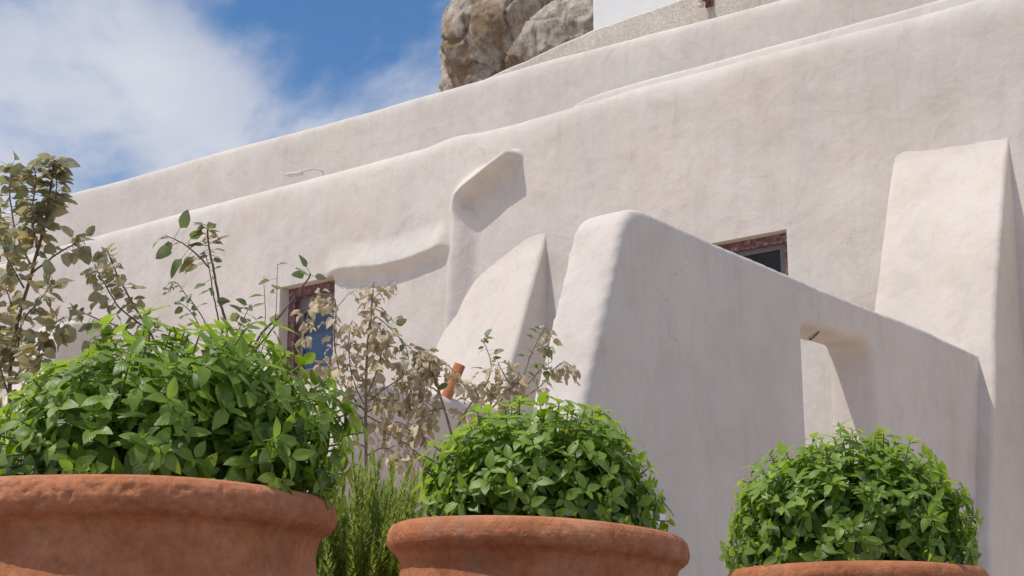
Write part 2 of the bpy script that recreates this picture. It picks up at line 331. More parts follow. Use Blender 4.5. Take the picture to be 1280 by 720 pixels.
# crest of the plastered ridge that runs down the wall and bends to the upper right
RID = [hit(*p, 0.10) for p in [(554, 470), (556, 430), (559, 380), (563, 320), (566, 285), (569, 258), (573, 244), (581, 235), (597, 222), (616, 206), (634, 193)]]
RIDL = [0.0]
for a, b in zip(RID, RID[1:]): RIDL.append(RIDL[-1] + math.hypot(b[0] - a[0], b[1] - a[1]))
LEDGE = sorted(hit(*p) for p in [(415, 341), (432, 337), (480, 334), (515, 325), (545, 314), (556, 308)])
def ridge(u, z):
    if not (3.2 < u < 4.9 and z > 2.4): return 0.0
    best = 9; bs = 0; side = 1
    for i in range(len(RID) - 1):
        ax, az = RID[i]; bx, bz = RID[i + 1]; dx, dz = bx - ax, bz - az; l2 = dx * dx + dz * dz
        tt = ((u - ax) * dx + (z - az) * dz) / l2
        tc_ = min(1, max(0, tt)); ex, ez = u - ax - dx * tc_, z - az - dz * tc_; d = math.hypot(ex, ez)
        if d < best:
            best = d; bs = RIDL[i] + math.sqrt(l2) * tc_; cr_ = dx * (z - az) - dz * (u - ax)
            side = cr_; end = (i == len(RID) - 2 and tt > 1)
    s = bs / RIDL[-1]
    # u grows to the LEFT: with the line going up, 'right' of it is smaller u
    right = side > 0
    p = lerp(0.095, 0.15, sst(0.62, 0.72, s))
    wr = lerp(0.20, 0.055, sst(0.62, 0.72, s)); cr0 = 0.014
    if right or end: return p * (1 - sst(cr0, cr0 + wr, best))
    w = lerp(0.08, 0.15, sst(0.5, 0.75, s)); w = lerp(w, wr + cr0, sst(0.80, 1.0, s))
    q = min(1, best / w); f1 = (1 - q) ** 1.7 * (1 + 0.7 * q); f2 = 1 - sst(cr0, cr0 + wr, best); k = sst(0.80, 1.0, s)
    return p * lerp(f1, f2, k)
def ledge(u, z):
    if not (4.15 < u < 5.9): return 0.0
    ze = interp(LEDGE, u); k = sst(5.62, 5.40, u) if u > 5.3 else 1.0
    k = (1 - sst(5.38, 5.62, u)) * sst(4.2, 4.34, u)
    dz = z - ze
    if dz >= 0: q = min(1, dz / 0.24); return 0.075 * k * (1 - q) ** 1.8 * (1 + 0.8 * q) * (1 - sst(-0.01, 0.085, 0.0))
    return 0.075 * k * (1 - sst(-0.01, 0.085, -dz))
def wall_n(u, z):
    k = 1.0
    for w in (WIN1, WIN2):
        d = math.hypot(max(w[0] - u, u - w[1], 0), max(w[2] - z, z - w[3], 0)); k = min(k, sst(0.0, 0.35, d))
    r = k * (0.030 * fbm((u, z, 1.7), 0.45, 2) + 0.007 * fbm((u, z, 5.2), 1.7, 2) + 0.0018 * fbm((u, z, 9.1), 5, 2))
    return r + ridge(u, z) + ledge(u, z) - 0.05 * sst(0.02, 0.7, -u)
u1a, z1a = hit(350, 363); u1b, z1b = hit(414, 344)
WIN1 = (5.46, 6.09, 2.86, 3.675)     # u0 u1 z0 z1
u2b, z2b = hit(983, 287)
WIN2 = (u2b, u2b + 0.58, 2.62, 3.352)
def samples(a, b, coarse, fine, lo, hi, snaps):
    o = []; x = a
    while x < b - 1e-6:
        o.append(x); x += fine if lo <= x <= hi else coarse
    o.append(b)
    for s in snaps:
        i = min(range(len(o)), key=lambda k: abs(o[k] - s)); o[i] = s
    return o
US = samples(-2.4, 15.0, 0.05, 0.0135, 3.3, 4.7, [WIN1[0], WIN1[1], WIN2[0], WIN2[1]])
ZS = samples(0.0, 4.36, 0.06, 0.0135, 3.3, 4.36, [WIN1[2], WIN1[3], WIN2[2], WIN2[3]])
prof = [(z, 0.0, None) for z in ZS]
TOPS = [(-0.002, 4.41), (-0.006, 4.45), (-0.013, 4.487), (-0.024, 4.518), (-0.040, 4.543), (-0.060, 4.561), (-0.085, 4.574), (-0.11, 4.582), (-0.16, 4.585), (-0.21, 4.580), (-0.26, 4.565), (-0.30, 4.54), (-0.33, 4.50), (-0.345, 4.44), (-0.35, 4.30), (-0.35, 4.0)]
verts = []; nz_ = len(ZS) + len(TOPS)
for u in US:
    dz = topz(u) - 4.585
    for z in ZS:
        zz = z + dz * sst(3.9, 4.36, z)
        verts.append(wp(u, wall_n(u, zz), zz))
    nt_ = wall_n(u, 4.36 + dz) - ridge(u, 4.36 + dz)
    for n, z in TOPS: verts.append(wp(u, n + (nt_ + ridge(u, z + dz)) * max(0, 1 + n / 0.3), z + dz))
faces = []
for i in range(len(US) - 1):
    uc = (US[i] + US[i + 1]) / 2
    for j in range(nz_ - 1):
        if j < len(ZS) - 1:
            zc = (ZS[j] + ZS[j + 1]) / 2
            if any(w[0] < uc < w[1] and w[2] < zc < w[3] for w in (WIN1, WIN2)): continue
        a = i * nz_ + j; faces.append((a, a + 1, a + nz_ + 1, a + nz_))
mesh_obj('front_wall', verts, faces, M_WALL, house)
# set-back upper wall
UZT = sorted((u, z + 0.012) for u, z in [hit(px, py, -1.53) for px, py in [(65, 247), (170, 220), (250, 197), (360, 167.5), (430, 149), (500, 128.5), (579, 106), (640, 89), (683, 75), (793, 47.5), (890, 22), (975, 0)]])
UZ = lambda u: sum(interp(UZT, u + d) for d in (-0.3, -0.15, 0, 0.15, 0.3)) / 5 + 0.006 * fbm((u, 2.2, 3), 1.2)
verts = []; faces = []; UU = [-2.6 + 0.06 * i for i in range(306)]
ZZ = [3.9 + 0.06 * i for i in range(29)]
prf = [(0, z) for z in ZZ] + [(-0.003, 5.645), (-0.012, 5.685), (-0.03, 5.712), (-0.065, 5.729), (-0.12, 5.735), (-0.18, 5.73), (-0.23, 5.70), (-0.26, 5.64), (-0.26, 5.2)]
for u in UU:
    dz = UZ(u) - 5.735
    for n, z in prf:
        z2 = z + dz; w = 0.022 * fbm((u, z2, 33), 0.5, 2) + 0.004 * fbm((u, z2, 11), 2.2, 2)
        verts.append(wp(u, -1.5 + n + w, z2))
k = len(prf)
for i in range(len(UU) - 1):
    for j in range(k - 1): a = i * k + j; faces.append((a, a + 1, a + k + 1, a + k))
mesh_obj('upper_wall', verts, faces, M_WALL, house)
mb = MB(); mb.box(wp, (-2.4, -1.45, 4.0), (15.0, -0.3, 4.12)); mb.box(wp, (-2.4, -3.0, 5.2), (15, -1.7, 5.3)); mb.build('roof', M_WALL, house, False)
# low kerb on the terrace behind the parapet
vs = []; fs = []; KP = [(-0.10, -0.3), (-0.098, -0.04), (-0.085, -0.015), (-0.05, 0), (0.0, 0.004), (0.06, -0.01), (0.09, -0.05), (0.09, -0.3)]
KERB = sorted([(4.0, 4.35), (3.62, 4.52)] + [hit(px, py, -0.45) for px, py in [(717, 132), (734, 122), (752, 115), (815, 97), (890, 77), (960, 58), (1170, 0)]] + [(-2.3, hit(1170, 0, -0.45)[1])])
KU = [-2.3 + i * 0.07 for i in range(88)]
for u in KU:
    zk = interp(KERB, u) + 0.006 * fbm((u, 0, 0), 2)
    for n, z in KP: vs.append(wp(u, -0.52 - n, zk + z))
k = len(KP)
for i in range(len(KU) - 1):
    for j in range(k - 1): a = i * k + j; fs.append((a, a + 1, a + k + 1, a + k))
mesh_obj('kerb', vs, fs, M_WALL, house)
# buttresses: battered piers with soft corners
def buttress(uR, uL, zt, prof_n, rad, seed, uLw=None, mat=None, shift=0.0, radl=None, corner=0.0):
    vs = []; K = 10; nf = 14
    ZB = [zt * i / 110 for i in range(111)]
    ring = 0
    for z in ZB:
        ul = interp(uLw, z) if uLw else uL
        def pn(u):
            zz = z + shift * max(0, (u - uR) / (uL - uR)) ** 1.3 + corner * min(1.0, max(0, (u - uR) / (uL - uR))) ** 9 + 0.03 * fbm((u, seed, 0), 1.5, 2); return sum(max(0.0, interp(prof_n, zz + d)) for d in (-0.12, -0.06, 0, 0.06, 0.12)) / 5 - 0.022
        pr, pl_ = pn(uR), pn(ul)
        r = min(rad, max(0.004, (pr + 0.03) * 0.45)); rl = min(radl or rad, max(0.004, (pl_ + 0.03) * 0.9 if radl else (pl_ + 0.03) * 0.45)); row = []
        for i in range(8): row.append((uR, lerp(-0.10, pr - r, i / 8)))
        for i in range(K + 1): a = i / K * math.pi / 2; row.append((uR + r - r * math.cos(a), pr - r + r * math.sin(a)))
        for i in range(1, nf): u_ = lerp(uR + r, ul - rl, i / nf); row.append((u_, pn(u_)))
        for i in range(K + 1): a = math.pi / 2 - i / K * math.pi / 2; row.append((ul - rl + rl * math.cos(a), pl_ - rl + rl * math.sin(a)))
        for i in range(1, 9): row.append((ul, lerp(pl_ - rl, -0.10, i / 8)))
        for (u, n) in row:
            w = 0.012 * fbm((u * 1.5, z, seed), 1.0, 3) if n > -0.05 else 0
            vs.append(wp(u + 0.022 * fbm((n, z, seed + 3), 0.9, 3), n + w, z))
        ring = len(row)
    fs = [(i * ring + j, i * ring + j + 1, (i + 1) * ring + j + 1, (i + 1) * ring + j) for i in range(len(ZB) - 1) for j in range(ring - 1)]
    return mesh_obj('buttress', vs, fs, mat or M_BUTT, house)
UBR = hit(1260, 178)[0]; UBL = hit(1113, 185)[0]
B1 = [(0, 1.02), (1.5, 0.66), (2.3, 0.47), (2.9, 0.30), (3.3, 0.15), (3.5, 0.075), (3.6, 0.03), (3.66, 0.0)]
buttress(UBR, UBL, 3.95, B1, 0.035, 2.0, None, None, -0.11, 0.04, 0.05)
UMR = hit(684, 298)[0]
UML = hit(600, 330)[0]
nm, zm = hitu(640, 440, UMR); nm2, zm2 = hitu(662, 360, UMR)
B2 = [(0, nm + zm * 0.36), (zm, nm), (zm2, nm2), (3.50, 0.10), (3.60, 0.045), (3.68, 0.0)]
print('mid buttress', nm, zm, nm2, zm2, UMR, UML)
buttress(UMR, UML, 3.85, sorted(B2), 0.035, 5.0, [(0, UML + 0.55), (2.8, UML + 0.36), (3.2, UML + 0.24), (3.45, UML + 0.12), (3.75, UML)], None, 0.20, 0.10)
# far buttress with a level rounded top
def wing(name, u0, T, outline, bev, seed, mat, parent, voxel=0.022, amp=0.012):
    # outline: polygon in (n, z); extruded from u0 to u0+T along the wall, edges softened
    bm = bmesh.new()
    A = [bm.verts.new(wp(u0, n, z)) for n, z in outline]; B = [bm.verts.new(wp(u0 + T, n, z)) for n, z in outline]
    bm.faces.new(A); bm.faces.new(B[::-1]); m = len(A)
    for i in range(m): bm.faces.new((A[i], B[i], B[(i + 1) % m], A[(i + 1) % m]))
    bmesh.ops.recalc_face_normals(bm, faces=bm.faces)
    ed = [e for e in bm.edges if max(v.co.z for v in e.verts) > 0.01 and e.calc_face_angle(0) > 0.35]
    if bev: bmesh.ops.bevel(bm, geom=ed, offset=bev, segments=4, profile=0.5, affect='EDGES', clamp_overlap=True)
    bmesh.ops.triangulate(bm, faces=[f for f in bm.faces if len(f.verts) > 4])
    me = bpy.data.meshes.new(name); bm.to_mesh(me); bm.free(); me.materials.append(mat)
    o = link(name, me, parent)
    r = o.modifiers.new('remesh', 'REMESH'); r.mode = 'VOXEL'; r.voxel_size = voxel; r.use_smooth_shade = True
    s = o.modifiers.new('smooth', 'SMOOTH'); s.factor = 0.5; s.iterations = 12
    tx = bpy.data.textures.new(name + str(seed), 'CLOUDS'); tx.noise_scale = 0.55; tx.noise_depth = 2
    d = o.modifiers.new('uneven', 'DISPLACE'); d.texture = tx; d.strength = amp; d.mid_level = 0.5; d.texture_coords = 'LOCAL'
    return o
UW = (wp(0, 0, 0) - O).dot(D)
# wing wall: long shaded face at u = UWF
r_ = ray(1225, 440)
def on_b1(px, py):
    lo, hi = 7.5, 9.5
    for _ in range(40):
        y = (lo + hi) / 2; X = at(px, py, y); n = (X - O).dot(N); p = interp(B1, X.z) - 0.03
        if n > p: lo = y
        else: hi = y
    return X
J = on_b1(1225, 440); UWF = (J - O).dot(D)
def wn(px, py): return hitu(px, py, UWF)
ztop = J.z; nt0, zt0 = wn(790, 256); nb0, zb0 = wn(735, 480)
n1o, z1o = wn(1004, 403); n2o, z2o = wn(1090, 428)
print('wing', UWF, ztop, nt0, zt0, nb0, zb0, n1o, z1o, n2o, z2o)
ztop = (ztop + zt0) / 2
slope = (nb0 - nt0) / (zt0 - zb0)
nbase = nt0 + slope * 0.8 + (zt0 - 0.8) * slope * 0.6
ol = [(0.25, 0), (0.25, ztop - 0.005), (1.2, ztop + 0.004), (2.4, ztop), (nt0 - 0.05, ztop + 0.004), (nt0 + 0.0, ztop - 0.012), (nt0 + 0.055, ztop - 0.07)]
ol += [(nb0, zb0), (nt0 + slope * 1.25, ztop - 1.28), (nbase, 0)]
ol += [(n1o + 0.01, 0), (n1o, z1o - 0.02), (n1o - 0.03, z1o), (n2o + 0.02, z2o), (n2o - 0.01, z2o - 0.03), (n2o - 0.02, 0)]
wing('wing_wall', UWF, 0.25, ol, 0.045, 3, M_WING, house)
u3 = 8.28
nA, zA = hitu(84, 396, u3); nB, zB = hitu(56, 470, u3)
print('far buttress', nA, zA, nB, zB)
wing('buttress', u3, 0.5, [(-0.1, 0), (-0.1, zA + 0.02), (nA - 0.06, zA), (nA + 0.01, zA - 0.07), (nB, zB), (nB + 0.5 * zB, 0)], 0.05, 8, M_BUTT, house, 0.035)
# cable stub on the soffit of the passage
c0 = wp(UWF + 0.05, n1o - 0.26, z1o + 0.004); c1 = wp(UWF + 0.17, n1o - 0.40, z1o - 0.006)
mb = MB(); mb.tube(spline([c0 + Vector((0, 0, 0.04)), c0 + Vector((0, 0, 0.012)), c0.lerp(c1, 0.5) + Vector((0, 0, 0.008)), c1 + Vector((0, 0, 0.018)), c1 + Vector((0, 0, 0.06))], 5), 0.0045, 6)
tag(mb.build('cable', M_CABLE), 'short dark cable stub hanging from the passage soffit in the wing wall', 'cable')
# windows
def window(w, rev, fw, fd, right_frame, glass, sash):
    u0, u1, z0, z1 = w
    root = MB()
    e = 0.0
    n0 = 0.012; d = -0.42
    # reveal: four plastered inner faces, slightly overlapping the wall surface
    t_ = 0.05
    root.box(wp, (u0 - t_, d, z0 - t_), (u0, -0.004, z1 + t_)); root.box(wp, (u1, d, z0 - t_), (u1 + t_, -0.004, z1 + t_))
    root.box(wp, (u0, d, z1), (u1, -0.004, z1 + t_)); root.box(wp, (u0, d, z0 - t_), (u1, -0.004, z0))
    ro = root.build('window', M_BUTT, house, False)
    bv = ro.modifiers.new('soft', 'BEVEL'); bv.width = 0.012; bv.segments = 2
    fr = MB(); a = -rev
    fr.box(wp, (u0, a - fd, z1 - fw), (u1, a, z1 + 0.002)); fr.box(wp, (u1 - fw, a - fd, z0), (u1 + 0.002, a - 0.002, z1 - fw))
    fr.box(wp, (u0 - 0.002, a - fd, z0), (u0 + (fw if right_frame else 0.006), a - 0.002, z1 - fw)); fr.box(wp, (u0, a - fd, z0), (u1, a - 0.004, z0 + fw))
    fo = fr.build('frame', M_RED, ro, False); fo.matrix_parent_inverse = Matrix.Identity(4)
    bv = fo.modifiers.new('soft', 'BEVEL'); bv.width = 0.006; bv.segments = 2
    sh = MB(); s0 = u0 + (fw if right_frame else 0.01); s1 = u1 - fw; q = a - fd + 0.03; th = 0.05
    for A, B in (((s0, q - 0.04, z0 + fw), (s0 + th, q, z1 - fw)), ((s1 - th, q - 0.04, z0 + fw), (s1, q, z1 - fw)),
                 ((s0 + th, q - 0.04, z1 - fw - sash), (s1 - th, q - 0.001, z1 - fw)), ((s0 + th, q - 0.04, z0 + fw), (s1 - th, q - 0.001, z0 + fw + th))):
        sh.box(wp, A, B)
    so_ = sh.build('sash', M_SASH, ro, False); so_.matrix_parent_inverse = Matrix.Identity(4)
    gl = MB(); gl.box(wp, (s0 + th - 0.005, q - 0.028, z0 + fw + th - 0.005), (s1 - th + 0.005, q - 0.018, z1 - fw - sash + 0.005))
    go = gl.build('pane', glass, ro, False); go.matrix_parent_inverse = Matrix.Identity(4)
    bk = MB(); bk.box(wp, (u0 - 0.02, d - 0.02, z0 - 0.02), (u1 + 0.02, d + 0.004, z1 + 0.02)); b_ = bk.build('backing', M_DARK, ro, False); b_.matrix_parent_inverse = Matrix.Identity(4)
    ro.matrix_parent_inverse = Matrix.Translation(house.location).inverted()
window(WIN1, 0.10, 0.075, 0.09, False, M_GLASS, 0.13)
window(WIN2, 0.075, 0.062, 0.07, True, M_DARK, 0.03)
# ------------------------------------------------------------------ behind and above the house
P0 = at(551, 490, 7.4); ul = (P0 - O).dot(D); nl0, zl0 = hitu(551, 490, ul); nl1, zl1 = hitu(446, 466, ul)
lw = thing('low_wall', 'low whitewashed garden wall with its shaded face behind the withered shrub', 'wall', tuple(wp(ul, nl0, 0)))
wing('wall_body', ul, 0.22, [(0.5, 0), (0.5, zl0), (nl0, zl0), (nl1 - 0.05, zl0), (nl1 + 0.02, zl0 - 0.06), (nl1 + 0.6, 0)], 0.04, 12, M_WING, lw, 0.03)
# terracotta pipe stub let into the top of that wall
pb = at(560, 492, 7.5); pt = at(575, 456, 7.5)
mb = MB(); ax = (pt - pb).normalized(); pb2 = pb - ax * 0.06
a_ = ax.orthogonal().normalized(); b2 = ax.cross(a_); vs = []
for p, ro_ in ((pb2, 0.028), (pt, 0.028), (pt, 0.02), (pt - ax * 0.1, 0.02)):
    vs += [p + (a_ * math.cos(i * math.pi / 8) + b2 * math.sin(i * math.pi / 8)) * ro_ for i in range(16)]
mb.add(vs, [(i * 16 + j, i * 16 + (j + 1) % 16, (i + 1) * 16 + (j + 1) % 16, (i + 1) * 16 + j) for i in range(3) for j in range(16)] + [tuple(range(48, 64))])
tag(mb.build('drain_pipe', M_TERRA), 'short terracotta pipe stub sticking up slantwise from the low wall', 'pipe')
# concrete parapet wall rising to the right
NC = -3.1
c = [hit(px, py, NC) for px, py in [(470, 152), (600, 100), (740, 36), (845, 0), (960, -52), (1300, -190)]]
cw = MB(); top = [(u, z) for u, z in c]
TT = []
for (ua, za), (ub, zb) in zip(top, top[1:]):
    for i in range(24): TT.append((lerp(ua, ub, i / 24), lerp(za, zb, i / 24)))
TT.append(top[-1]); vs = []; fs = []
for u, z in TT:
    z += 0.012 * fbm((u, 0, 3), 3)
    for n, zz in ((0, 0), (0, z - 0.03), (-0.03, z), (-0.27, z), (-0.3, z - 0.03), (-0.3, 0)): vs.append(wp(u, NC + n + 0.008 * fbm((u, zz, 8), 2), zz))
for i in range(len(TT) - 1):
    for j in range(5): a = i * 6 + j; fs.append((a, a + 1, a + 7, a + 6))
fs += [tuple(range(6)), tuple(range((len(TT) - 1) * 6 + 5, (len(TT) - 1) * 6 - 1, -1))]
tag(mesh_obj('concrete_wall', vs, fs, M_CONC, None, False), 'grey roughcast concrete wall sloping up behind the top parapet', 'wall')
# white house above
NW = -3.42
uw, zw = hit(740, 36, NW)
wh = thing('white_building', 'flat white painted building standing above the grey concrete wall', 'building', tuple(wp(uw - 3, NW - 2, 0)))
mb = MB(); mb.box(wp, (uw - 7, NW - 5, 0), (uw, NW, zw + 3.2)); o = mb.build('wall', M_WHITEPAINT, wh, False)
bv = o.modifiers.new('soft', 'BEVEL'); bv.width = 0.04; bv.segments = 3
mb = MB(); mb.box(wp, (uw - 7.1, NW - 5.1, zw + 3.2), (uw + 0.1, NW + 0.1, zw + 3.35)); mb.build('roof', M_WHITEPAINT, wh, False)
# rocks
def boulder(c, rad, seed, parent, cuts, amp=0.22, sub=6):
    bm = bmesh.new(); bmesh.ops.create_icosphere(bm, subdivisions=sub, radius=1.0)
    rng = random.Random(seed); pl = []
    for _ in range(cuts):
        v = Vector((rng.gauss(0, 1), rng.gauss(0, 1), rng.gauss(0, 0.8))).normalized(); pl.append((v, rng.uniform(0.72, 0.95)))
    for v in bm.verts:
        p = v.co.copy()
        for q, h in pl:
            e = p.dot(q) - h
            if e > 0: p -= q * e * 0.96
        q = p + Vector((seed, seed * 2, 0))
        rdg = 1 - abs(noise.noise(q * 1.6)) * 2
        p *= 1 + amp * 0.45 * fbm(q, 1.1, 3) + amp * 0.25 * rdg * fbm(q, 2.5, 3) + 0.035 * fbm(q, 6, 4) + 0.03 * abs(fbm(q, 9, 4)) - 0.10 * max(0, 1 - abs(noise.noise(q * 1.3 + Vector((9, 3, 1)))) / 0.05)
        v.co = c + D * (p.x * rad[0]) + N * (p.y * rad[1]) + Vector((0, 0, p.z * rad[2]))
    for f in bm.faces: f.smooth = True
    me = bpy.data.meshes.new('boulder'); bm.to_mesh(me); bm.free(); me.materials.append(M_ROCK)
    return link('boulder', me, parent)
NR = -4.3
def wpx(px, py, n):
    u, z = hit(px, py, n); return wp(u, n, z)
rk = thing('rock_outcrop', 'weathered grey and ochre rock outcrop beside the white building above the roof', 'rock', tuple(wpx(640, 90, NR) * 1.0))
rk.location.z = 0
boulder(wpx(632, 28, NR - 0.1), (0.76, 0.6, 0.86), 3, rk, 9, 0.25)
boulder(wpx(706, 70, NR + 0.15), (0.72, 0.45, 0.66), 14, rk, 11, 0.2)
boulder(wpx(690, -30, NR - 0.5), (1.0, 0.9, 0.62), 21, rk, 8, 0.25)
boulder(wpx(650, 120, NR - 0.7), (1.2, 0.9, 1.0), 31, rk, 8, 0.25)
# rock shelf that carries the boulders (hidden behind the roof)
boulder(wp(hit(650, 120, NR)[0] - 0.6, NR - 0.9, 2.9), (2.3, 1.2, 3.0), 41, rk, 8, 0.15, 5)
# roof flood lamp on a bent arm
lp = thing('roof_lamp', 'small flat grey lamp on a thin bent arm above the lower parapet', 'lamp', tuple(wp(hit(404, 216, -0.42)[0], -0.42, 4.12)))
q = [wpx(405, 240, -0.42), wpx(404, 219, -0.42), wpx(400, 213, -0.40), wpx(390, 211, -0.36), wpx(376, 215, -0.30)]; q[0].z = 4.1
q.insert(1, Vector((q[1].x, q[1].y, 4.45)))
mb = MB(); mb.tube(spline(q, 5), 0.008, 8); mb.build('arm', M_GREYLAMP, lp)
h0, h1 = wpx(357, 219, -0.26), wpx(378, 217, -0.30); dx = (h1 - h0); dxl = dx.length; dx.normalize(); sy = dx.cross(Vector((0, 0, 1))).normalized(); sz = sy.cross(dx)
mb = MB(); prf_ = [(0, 0.018, 0.008), (0.12, 0.036, 0.015), (0.5, 0.042, 0.017), (0.85, 0.036, 0.016), (1.0, 0.018, 0.012)]; vs = []
for t_, w_, h_ in prf_:
    vs += [h0 + dx * (t_ * dxl) + sy * (w_ * math.cos(i * math.pi / 6)) + sz * (h_ * math.sin(i * math.pi / 6)) for i in range(12)]
mb.add(vs, [(i * 12 + j, i * 12 + (j + 1) % 12, (i + 1) * 12 + (j + 1) % 12, (i + 1) * 12 + j) for i in range(4) for j in range(12)] + [tuple(range(12)), tuple(range(48, 60))])
mb.build('lamp_head', M_GREYLAMP, lp)
mb = MB(); mb.tube([h1 + sz * 0.008 - dx * 0.03, h1 + sz * 0.034 - dx * 0.03], [0.012, 0.009], 8); mb.build('knob', M_PLASTIC, lp)
mb = MB(); mb.tube([wp(hit(404, 216, -0.42)[0], -0.42, 4.10), wp(hit(404, 216, -0.42)[0], -0.42, 4.14)], 0.05, 12); mb.build('base_plate', M_GREYLAMP, lp)
# rusty bracket with insulator on the concrete wall
bk = thing('wall_bracket', 'rusty bracket with cream insulator fixed on the grey concrete wall', 'bracket', tuple(wpx(884, 4, NC + 0.01)))
cpt = wpx(886, 3, NC)
mb = MB(); mb.box(lambda u, n, z: cpt + D * u + N * n + Vector((0, 0, z)), (-0.05, -0.01, -0.05), (0.03, 0.02, 0.20)); mb.box(lambda u, n, z: cpt + D * u + N * n + Vector((0, 0, z)), (-0.03, 0.02, -0.02), (0.0, 0.12, 0.015))
o = mb.build('plate', M_RUST, bk, False)
mb = MB(); cp2 = cpt + D * 0.035 + N * 0.09; mb.tube([cp2 + Vector((0, 0, z)) for z in (-0.075, -0.07, -0.045, -0.035, -0.02, 0.0, 0.015, 0.05, 0.07, 0.1)], [0.012, 0.026, 0.03, 0.018, 0.03, 0.036, 0.022, 0.034, 0.03, 0.01], 12); mb.build('insulator', M_CERAM, bk)
# small socket box low on the wing wall
ns, zs = hitu(815, 655, UWF)
mb = MB(); mb.box(lambda u, n, z: wp(UWF + u, ns + n, zs + z), (-0.045, -0.03, -0.10), (0.01, 0.03, 0.035))
o = mb.build('junction_box', M_PLASTIC, None, False); bv = o.modifiers.new('soft', 'BEVEL'); bv.width = 0.004; bv.segments = 2
tag(o, 'small white junction box fixed low on the shaded wing wall', 'box')

# ------------------------------------------------------------------ leaves
def leaf_mesh(name, mat, width=0.5, fold=0.25, droop=0.25, wave=0.03, seg=6, round_=0.0, seed=0, crinkle=0.0):
    rng = random.Random(seed); vs = []; fs = []; uv = []
    for i in range(seg + 1):
        t = i / seg
        w = width * 0.5 * (math.sin(math.pi * min(1, (t * (0.98 - round_ * 0.0)) ** (0.72 - round_ * 0.1))) ** (0.85 - 0.3 * round_) if 0 < t < 1 else 0.02)
        x = t; z = -droop * t * t
        for j in (-1, -0.5, 0, 0.5, 1):
            y = w * j
            zz = z + abs(y) * fold - abs(j) * abs(j) * 0.03 + wave * math.sin(t * 9 + j * 2 + seed) * abs(j)
            if crinkle: zz += rng.uniform(-crinkle, crinkle) * (0.3 + abs(j)); y += rng.uniform(-crinkle, crinkle) * 0.5
            vs.append((x, y, zz)); uv.append((t, 0.5 + 0.5 * j))
    for i in range(seg):
        for j in range(4):
            a = i * 5 + j; fs.append((a, a + 5, a + 6, a + 1))
    me = bpy.data.meshes.new(name); me.from_pydata(vs, [], fs); me.polygons.foreach_set('use_smooth', [True] * len(fs))
    l = me.uv_layers.new(name='UVMap')
    for li, lo in enumerate(me.loops): l.data[li].uv = uv[lo.vertex_index]
    me.materials.append(mat); me.update(); me['uvl'] = 1
    return me, vs, fs, uv
def frame_mat(p, d, nrm, s, sw=None):
    x = d.normalized(); z = (nrm - x * nrm.dot(x)); z = z.normalized() if z.length > 1e-4 else x.orthogonal().normalized(); y = z.cross(x)
    m = Matrix(((x.x, y.x, z.x, p.x), (x.y, y.y, z.y, p.y), (x.z, y.z, z.z, p.z), (0, 0, 0, 1)))
    return m @ Matrix.Diagonal((s, s * (sw or 1), s, 1))
def place_leaves(parent, leaves, mats_names, limit=300, key=None, stuff_name='foliage'):
    """leaves: list of (matrix, (mesh, vs, fs, uv)); the first `limit` by key as single objects, the rest joined"""
    leaves = sorted(leaves, key=key) if key else leaves
    inv = Matrix.Translation(parent.location).inverted()
    for m, L_ in leaves[:limit]:
        o = bpy.data.objects.new('leaf', L_[0]); COL.objects.link(o); o.parent = parent; o.matrix_parent_inverse = inv; o.matrix_basis = m
    rest = leaves[limit:]
    if rest:
        by = {}
        for m, L_ in rest: by.setdefault(L_[0].materials[0].name, []).append((m, L_))
        for mn, lst in by.items():
            V = []; Fc = []; U = []
            for m, L_ in lst:
                b = len(V); V += [tuple(m @ Vector(v)) for v in L_[1]]; Fc += [tuple(i + b for i in f) for f in L_[2]]; U += L_[3]
            me = bpy.data.meshes.new(stuff_name); me.from_pydata(V, [], Fc); me.polygons.foreach_set('use_smooth', [True] * len(Fc))
            l = me.uv_layers.new(name='UVMap'); fl = []
            for lo in me.loops: fl += U[lo.vertex_index]
            l.data.foreach_set('uv', fl)
            me.materials.append(lst[0][1][0].materials[0]); me.update()
            o = link(stuff_name, me, parent); o['kind'] = 'stuff'
BASIL = [leaf_mesh('basil_leaf', M_BASIL, w, f, d, 0.025, 6, 0, i) for i, (w, f, d) in enumerate([(0.56, 0.22, 0.30), (0.62, 0.12, 0.45), (0.52, 0.38, 0.18), (0.60, 0.06, 0.60), (0.56, 0.28, -0.02)])]
TIPS = [leaf_mesh('basil_tip_leaf', M_TIP, w, f, d, 0.02, 5, 0, i + 9) for i, (w, f, d) in enumerate([(0.54, 0.30, 0.15), (0.56, 0.20, 0.35), (0.50, 0.4, 0.0)])]

